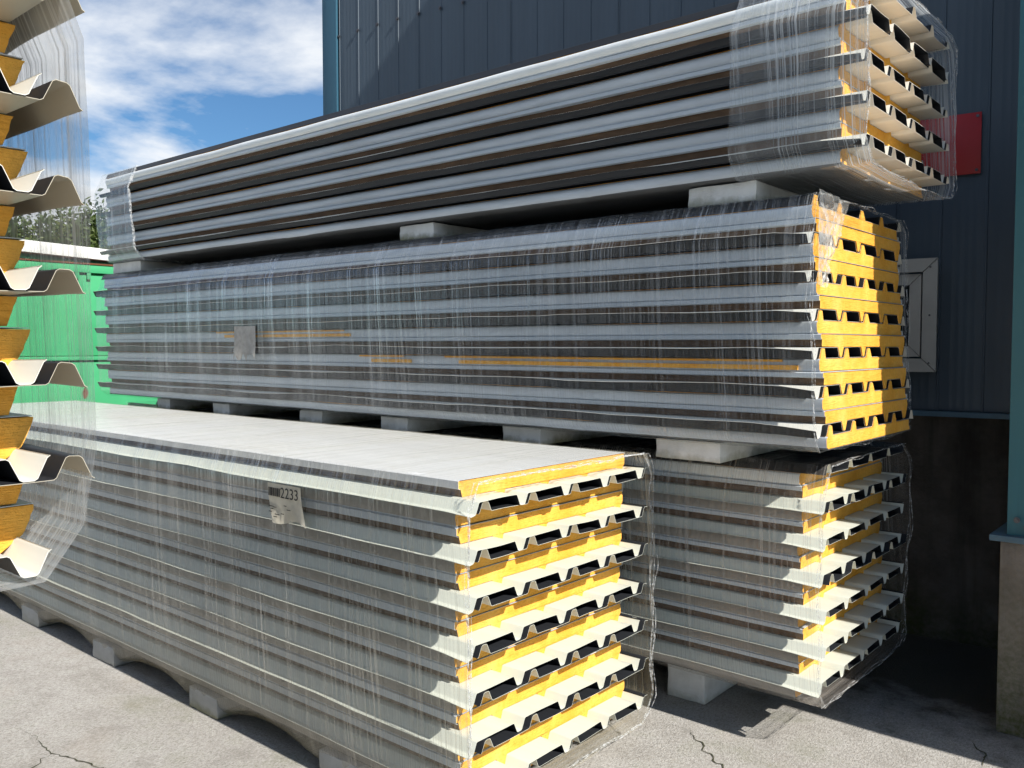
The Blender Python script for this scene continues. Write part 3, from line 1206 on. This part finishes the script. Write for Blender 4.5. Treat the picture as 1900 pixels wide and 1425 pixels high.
def sectB(x):
    return [(-0.052, 0.06), (-0.054, 0.5), (-0.050, topB - 0.14), (-0.008, topB - RH - 0.001), (0.02, topB + 0.003), (0.5, topB + 0.005), (0.98, topB + 0.004), (1.068, topB - RH - 0.02),
            (1.07, 0.5), (1.068, 0.05), (1.0, -0.012), (0.5, -0.014), (0.0, -0.012)]


_, first, last = film_tube(packB, sectB, BX0 - BX1 - 0.05, 0.112, 'film_b', 300, 0.003, seed=13)
strands(packB, last, 0.0022, 3, 0.010, 2)
for k, x in enumerate((-2.0, -3.4, -4.8, -6.2)):
    b = MB()
    b.box(-0.098, 0.098, 0.0, 0.78, 0.0, BZ0 - 0.018)
    o = b.build('foam_block', 'block', None, bevel=0.005, loc=(x, BY + 0.15, 0.002))
    tag(o, ['white polystyrene block on the ground under the rear pack, nearest its yellow end',
            'white polystyrene block under the rear pack behind the front pack, second from its end',
            'white polystyrene block under the rear pack behind the front pack, third from its end',
            'white polystyrene block under the rear pack behind the front pack, farthest from its end'][k], 'block', 'blocks under the rear pack')

# C: middle pack, flush foam end with dark holes
CX0, CX1, CY = -6.93, -1.245, 3.17
CZ0 = BZ0 + topB + 0.10
packC, topC, levC = make_pack('panel_pack', (CY, CZ0), 'UD' * 6 + 'U', 0.0495, CX0, CX1, over_r=-0.004, over_l=0.07, lap='full', bulge=0.004, back='cream',
                              seed=3, jx=0.007, jy=0.003, shift=lambda z: 0.055 * (1 - z / 0.9) - 0.01)
tag(packC, 'middle pack of the tall stack, flush yellow end with rows of dark holes', 'panel pack', 'packs of wrapped sandwich panels')


def sectC(x):
    return [(-0.066, 0.06), (-0.070, 0.5), (-0.066, topC - 0.15), (-0.012, topC - 0.03), (0.01, topC + 0.004), (0.5, topC + 0.005), (0.99, topC + 0.004), (1.066, topC - 0.04),
            (1.07, 0.5), (1.068, 0.05), (1.01, -0.010), (0.5, -0.020 - 0.01 * math.sin(x * 3)), (0.0, -0.012), (-0.05, 0.02)]


_, first, last = film_tube(packC, sectC, CX0 - CX1 - 0.02, 0.012, 'film_c', 320, 0.0035, seed=23, lean=lambda z: 0.02 * (1 - z / 0.9))
strands(packC, last, 0.0022, 3, 0.010, 3)
# film drawn over the near upper corner of the end, crumpled
vs, fs = [], []
nu, nv = 26, 34
for j in range(nv + 1):
    for i in range(nu + 1):
        u, v = i / nu, j / nv
        y = -0.055 + u * (0.24 * (1 - v) ** 1.2 + 0.07)
        z = topC + 0.004 - v * 0.34 - u * 0.012
        cr_ = noise.noise(Vector((u * 6, v * 9, 3))) + 0.6 * noise.noise(Vector((u * 15, v * 18, 1)))
        vs.append((0.034 + 0.016 * cr_ * (0.3 + u), y + 0.004 * cr_, z))
for j in range(nv):
    for i in range(nu):
        a = j * (nu + 1) + i
        fs.append((a, a + 1, a + nu + 2, a + nu + 1))
link('film_fold', mesh('film_fold', vs, fs, ['film_fold'], smooth=60), packC)
# places where the edge strip is gone and raw foam shows
for (xa, xb, lv) in ((-3.05, -1.30, 2), (-3.72, -3.40, 2), (-5.2, -3.0 - 0.9, 3)):
    zz_ = levC[lv]
    b = MB()
    b.box(xa - CX1, xb - CX1, -0.0125, -0.0035, zz_ - RH - 0.0465, zz_ - RH - 0.029)
    b.box(xa - CX1 - 0.1, xb - CX1 - 0.06, -0.0125, -0.0035, zz_ - RH - 0.017, zz_ - RH - 0.008)
    b.build('raw_foam_strip', 'foam', packC)
fl_ = label_sheet(-4.98 - CX1, -4.74 - CX1, 1.79 - CZ0, 1.60 - CZ0, -0.074, packC, 0.0, 'paper_label')
fl_.data.materials[0] = M['old_paper']
for v in fl_.data.vertices:
    d_ = (1.79 - CZ0 - v.co.z) / 0.19
    if d_ > 0.75:
        v.co.z += 0.05 * (d_ - 0.75) * 4 * noise.noise(Vector((v.co.x * 30, 1, 2))) * 1.6

c_blocks = [(-1.89, 0.30), (-2.77, 0.24), (-3.66, 0.22), (-4.43, 0.22), (-5.40, 0.20), (-6.20, 0.18)]
for k, (x, w) in enumerate(c_blocks):
    b = MB()
    b.box(0, w, 0.0, 0.78, 0.0, 0.082)
    o = b.build('foam_block', 'block', None, bevel=0.005, loc=(x - 0.05, BY - 0.235 + 0.015 * (k % 2), BZ0 + topB + 0.006))
    tag(o, ['white block with mossy foot between the lower and middle packs, nearest the yellow ends',
            'white block between the lower and middle packs, second from the yellow ends',
            'white block between the lower and middle packs, third from the yellow ends',
            'white block between the lower and middle packs, fourth from the yellow ends',
            'white block between the lower and middle packs, second from the left end',
            'white block between the lower and middle packs, at the left end'][k], 'block', 'blocks under the middle pack')

# D: top pack, only its ends wrapped
DX0, DX1, DY = -6.86, -1.16, 3.17
DZ0 = CZ0 + topC + 0.095
packD, topD, levD = make_pack('panel_pack', (DY, DZ0), 'UD' * 4 + 'U', 0.0525, DX0, DX1, over_r=0.095, over_l=0.03, lap='short', back='cream', bulge=0.012,
                              top_tape='tape_white', seed=4, jx=0.010)
tag(packD, 'topmost pack of the tall stack, film only round its two ends', 'panel pack', 'packs of wrapped sandwich panels')


def sectD(x):
    return [(-0.066, 0.07), (-0.070, 0.3), (-0.066, topD - 0.16), (-0.010, topD - 0.045), (0.01, topD + 0.004), (0.5, topD + 0.005), (0.99, topD + 0.004), (1.066, topD - 0.04),
            (1.07, 0.3), (1.068, 0.05), (1.01, -0.010), (0.5, -0.02), (0.0, -0.012), (-0.012, 0.0)]


_, first, last = film_tube(packD, sectD, -0.40, 0.118, 'film_d', 60, 0.004, seed=33, endjit=0.01)
strands(packD, last, 0.0026, 3, 0.009, 4)
_, first, last = film_tube(packD, sectD, DX0 - DX1 - 0.05, DX0 - DX1 + 0.52, 'film_d', 60, 0.004, seed=37, endjit=0.02, lean=lambda z: -0.10 * (z / 0.6 - 0.5))
rope('film_edge', dense(last), 0.014, 'film_edge', packD, seed=5)
for k, (x, w, h) in enumerate(((-1.80, 0.30, 0.090), (-3.55, 0.26, 0.090), (-6.90, 0.45, 0.090))):
    b = MB()
    b.box(0, w, 0.0, 0.78, 0.0, h - 0.012)
    o = b.build('foam_block', 'block', None, bevel=0.005, loc=(x, DY + 0.05, CZ0 + topC + 0.007))
    tag(o, ['white block between the middle and topmost packs, nearest the yellow ends',
            'white block between the middle and topmost packs, midway along the stack',
            'white block between the middle and topmost packs, at the left end'][k], 'block', 'blocks under the topmost pack')

# E: pack at the left edge, its far side and end seen close up
EX1, EY = -1.63, -0.415
EZ0 = 1.296
packE, topE, levE = make_pack('panel_pack', (EY, EZ0), 'D' + 'UD' * 6, 0.0552, -4.6, EX1, over_r=0.14, lap='full', back='cream', seed=5, jx=0.008, raw=True, back_u='tan')
tag(packE, 'close pack of ribbed foam panels cut by the left edge of the picture', 'panel pack', 'packs of wrapped sandwich panels')


def sectE(x):
    return [(-0.052, 0.06), (-0.054, 0.5), (-0.050, topE - 0.12), (-0.008, topE), (0.5, topE + 0.005), (1.008, topE + 0.004), (1.064, topE - 0.14),
            (1.070, 0.6), (1.069, 0.2), (1.048, 0.075), (0.985, -0.008), (0.5, -0.012), (0.0, -0.012)]


_, first, last = film_tube(packE, sectE, -4.6 - EX1 - 0.05, 0.152, 'film_e', 220, 0.0022, seed=53, endjit=0.008)
# F: pack carrying E, set back out of the picture
packF, topF, levF = make_pack('panel_pack', (EY, 0.10), 'UD' * 6 + 'U', 0.0590, -4.6, -2.45, over_r=0.1, back='cream', seed=6)
tag(packF, 'low pack of foam panels carrying the close pack at the left edge', 'panel pack', 'packs of wrapped sandwich panels')
zF = 0.10 + topF
for k, x in enumerate((-2.75, -4.2)):
    b = MB()
    b.box(-0.12, 0.12, 0.0, 0.9, 0.0, EZ0 - zF - 0.014)
    o = b.build('foam_block', 'block', None, bevel=0.005, loc=(x, EY + 0.05, zF + 0.002))
    tag(o, ['white block carrying the close left pack, nearer its end', 'white block carrying the close left pack, farther from its end'][k], 'block', 'blocks under the close left pack')
    b = MB()
    b.box(-0.12, 0.12, 0.0, 0.9, 0.0, 0.096)
    o = b.build('foam_block', 'block', None, bevel=0.005, loc=(x, EY + 0.05, 0.002))
    tag(o, ['white block on the ground under the low left pack, nearer its end', 'white block on the ground under the low left pack, farther from its end'][k], 'block', 'blocks under the low left pack')

print('tops', AZ0 + topA, BZ0 + topB, CZ0, CZ0 + topC, DZ0, DZ0 + topD, EZ0 + topE, zF)

for k, o in enumerate([o for o in COL.objects if o.name.startswith('foam_block')]):
    chip_block(o, k)
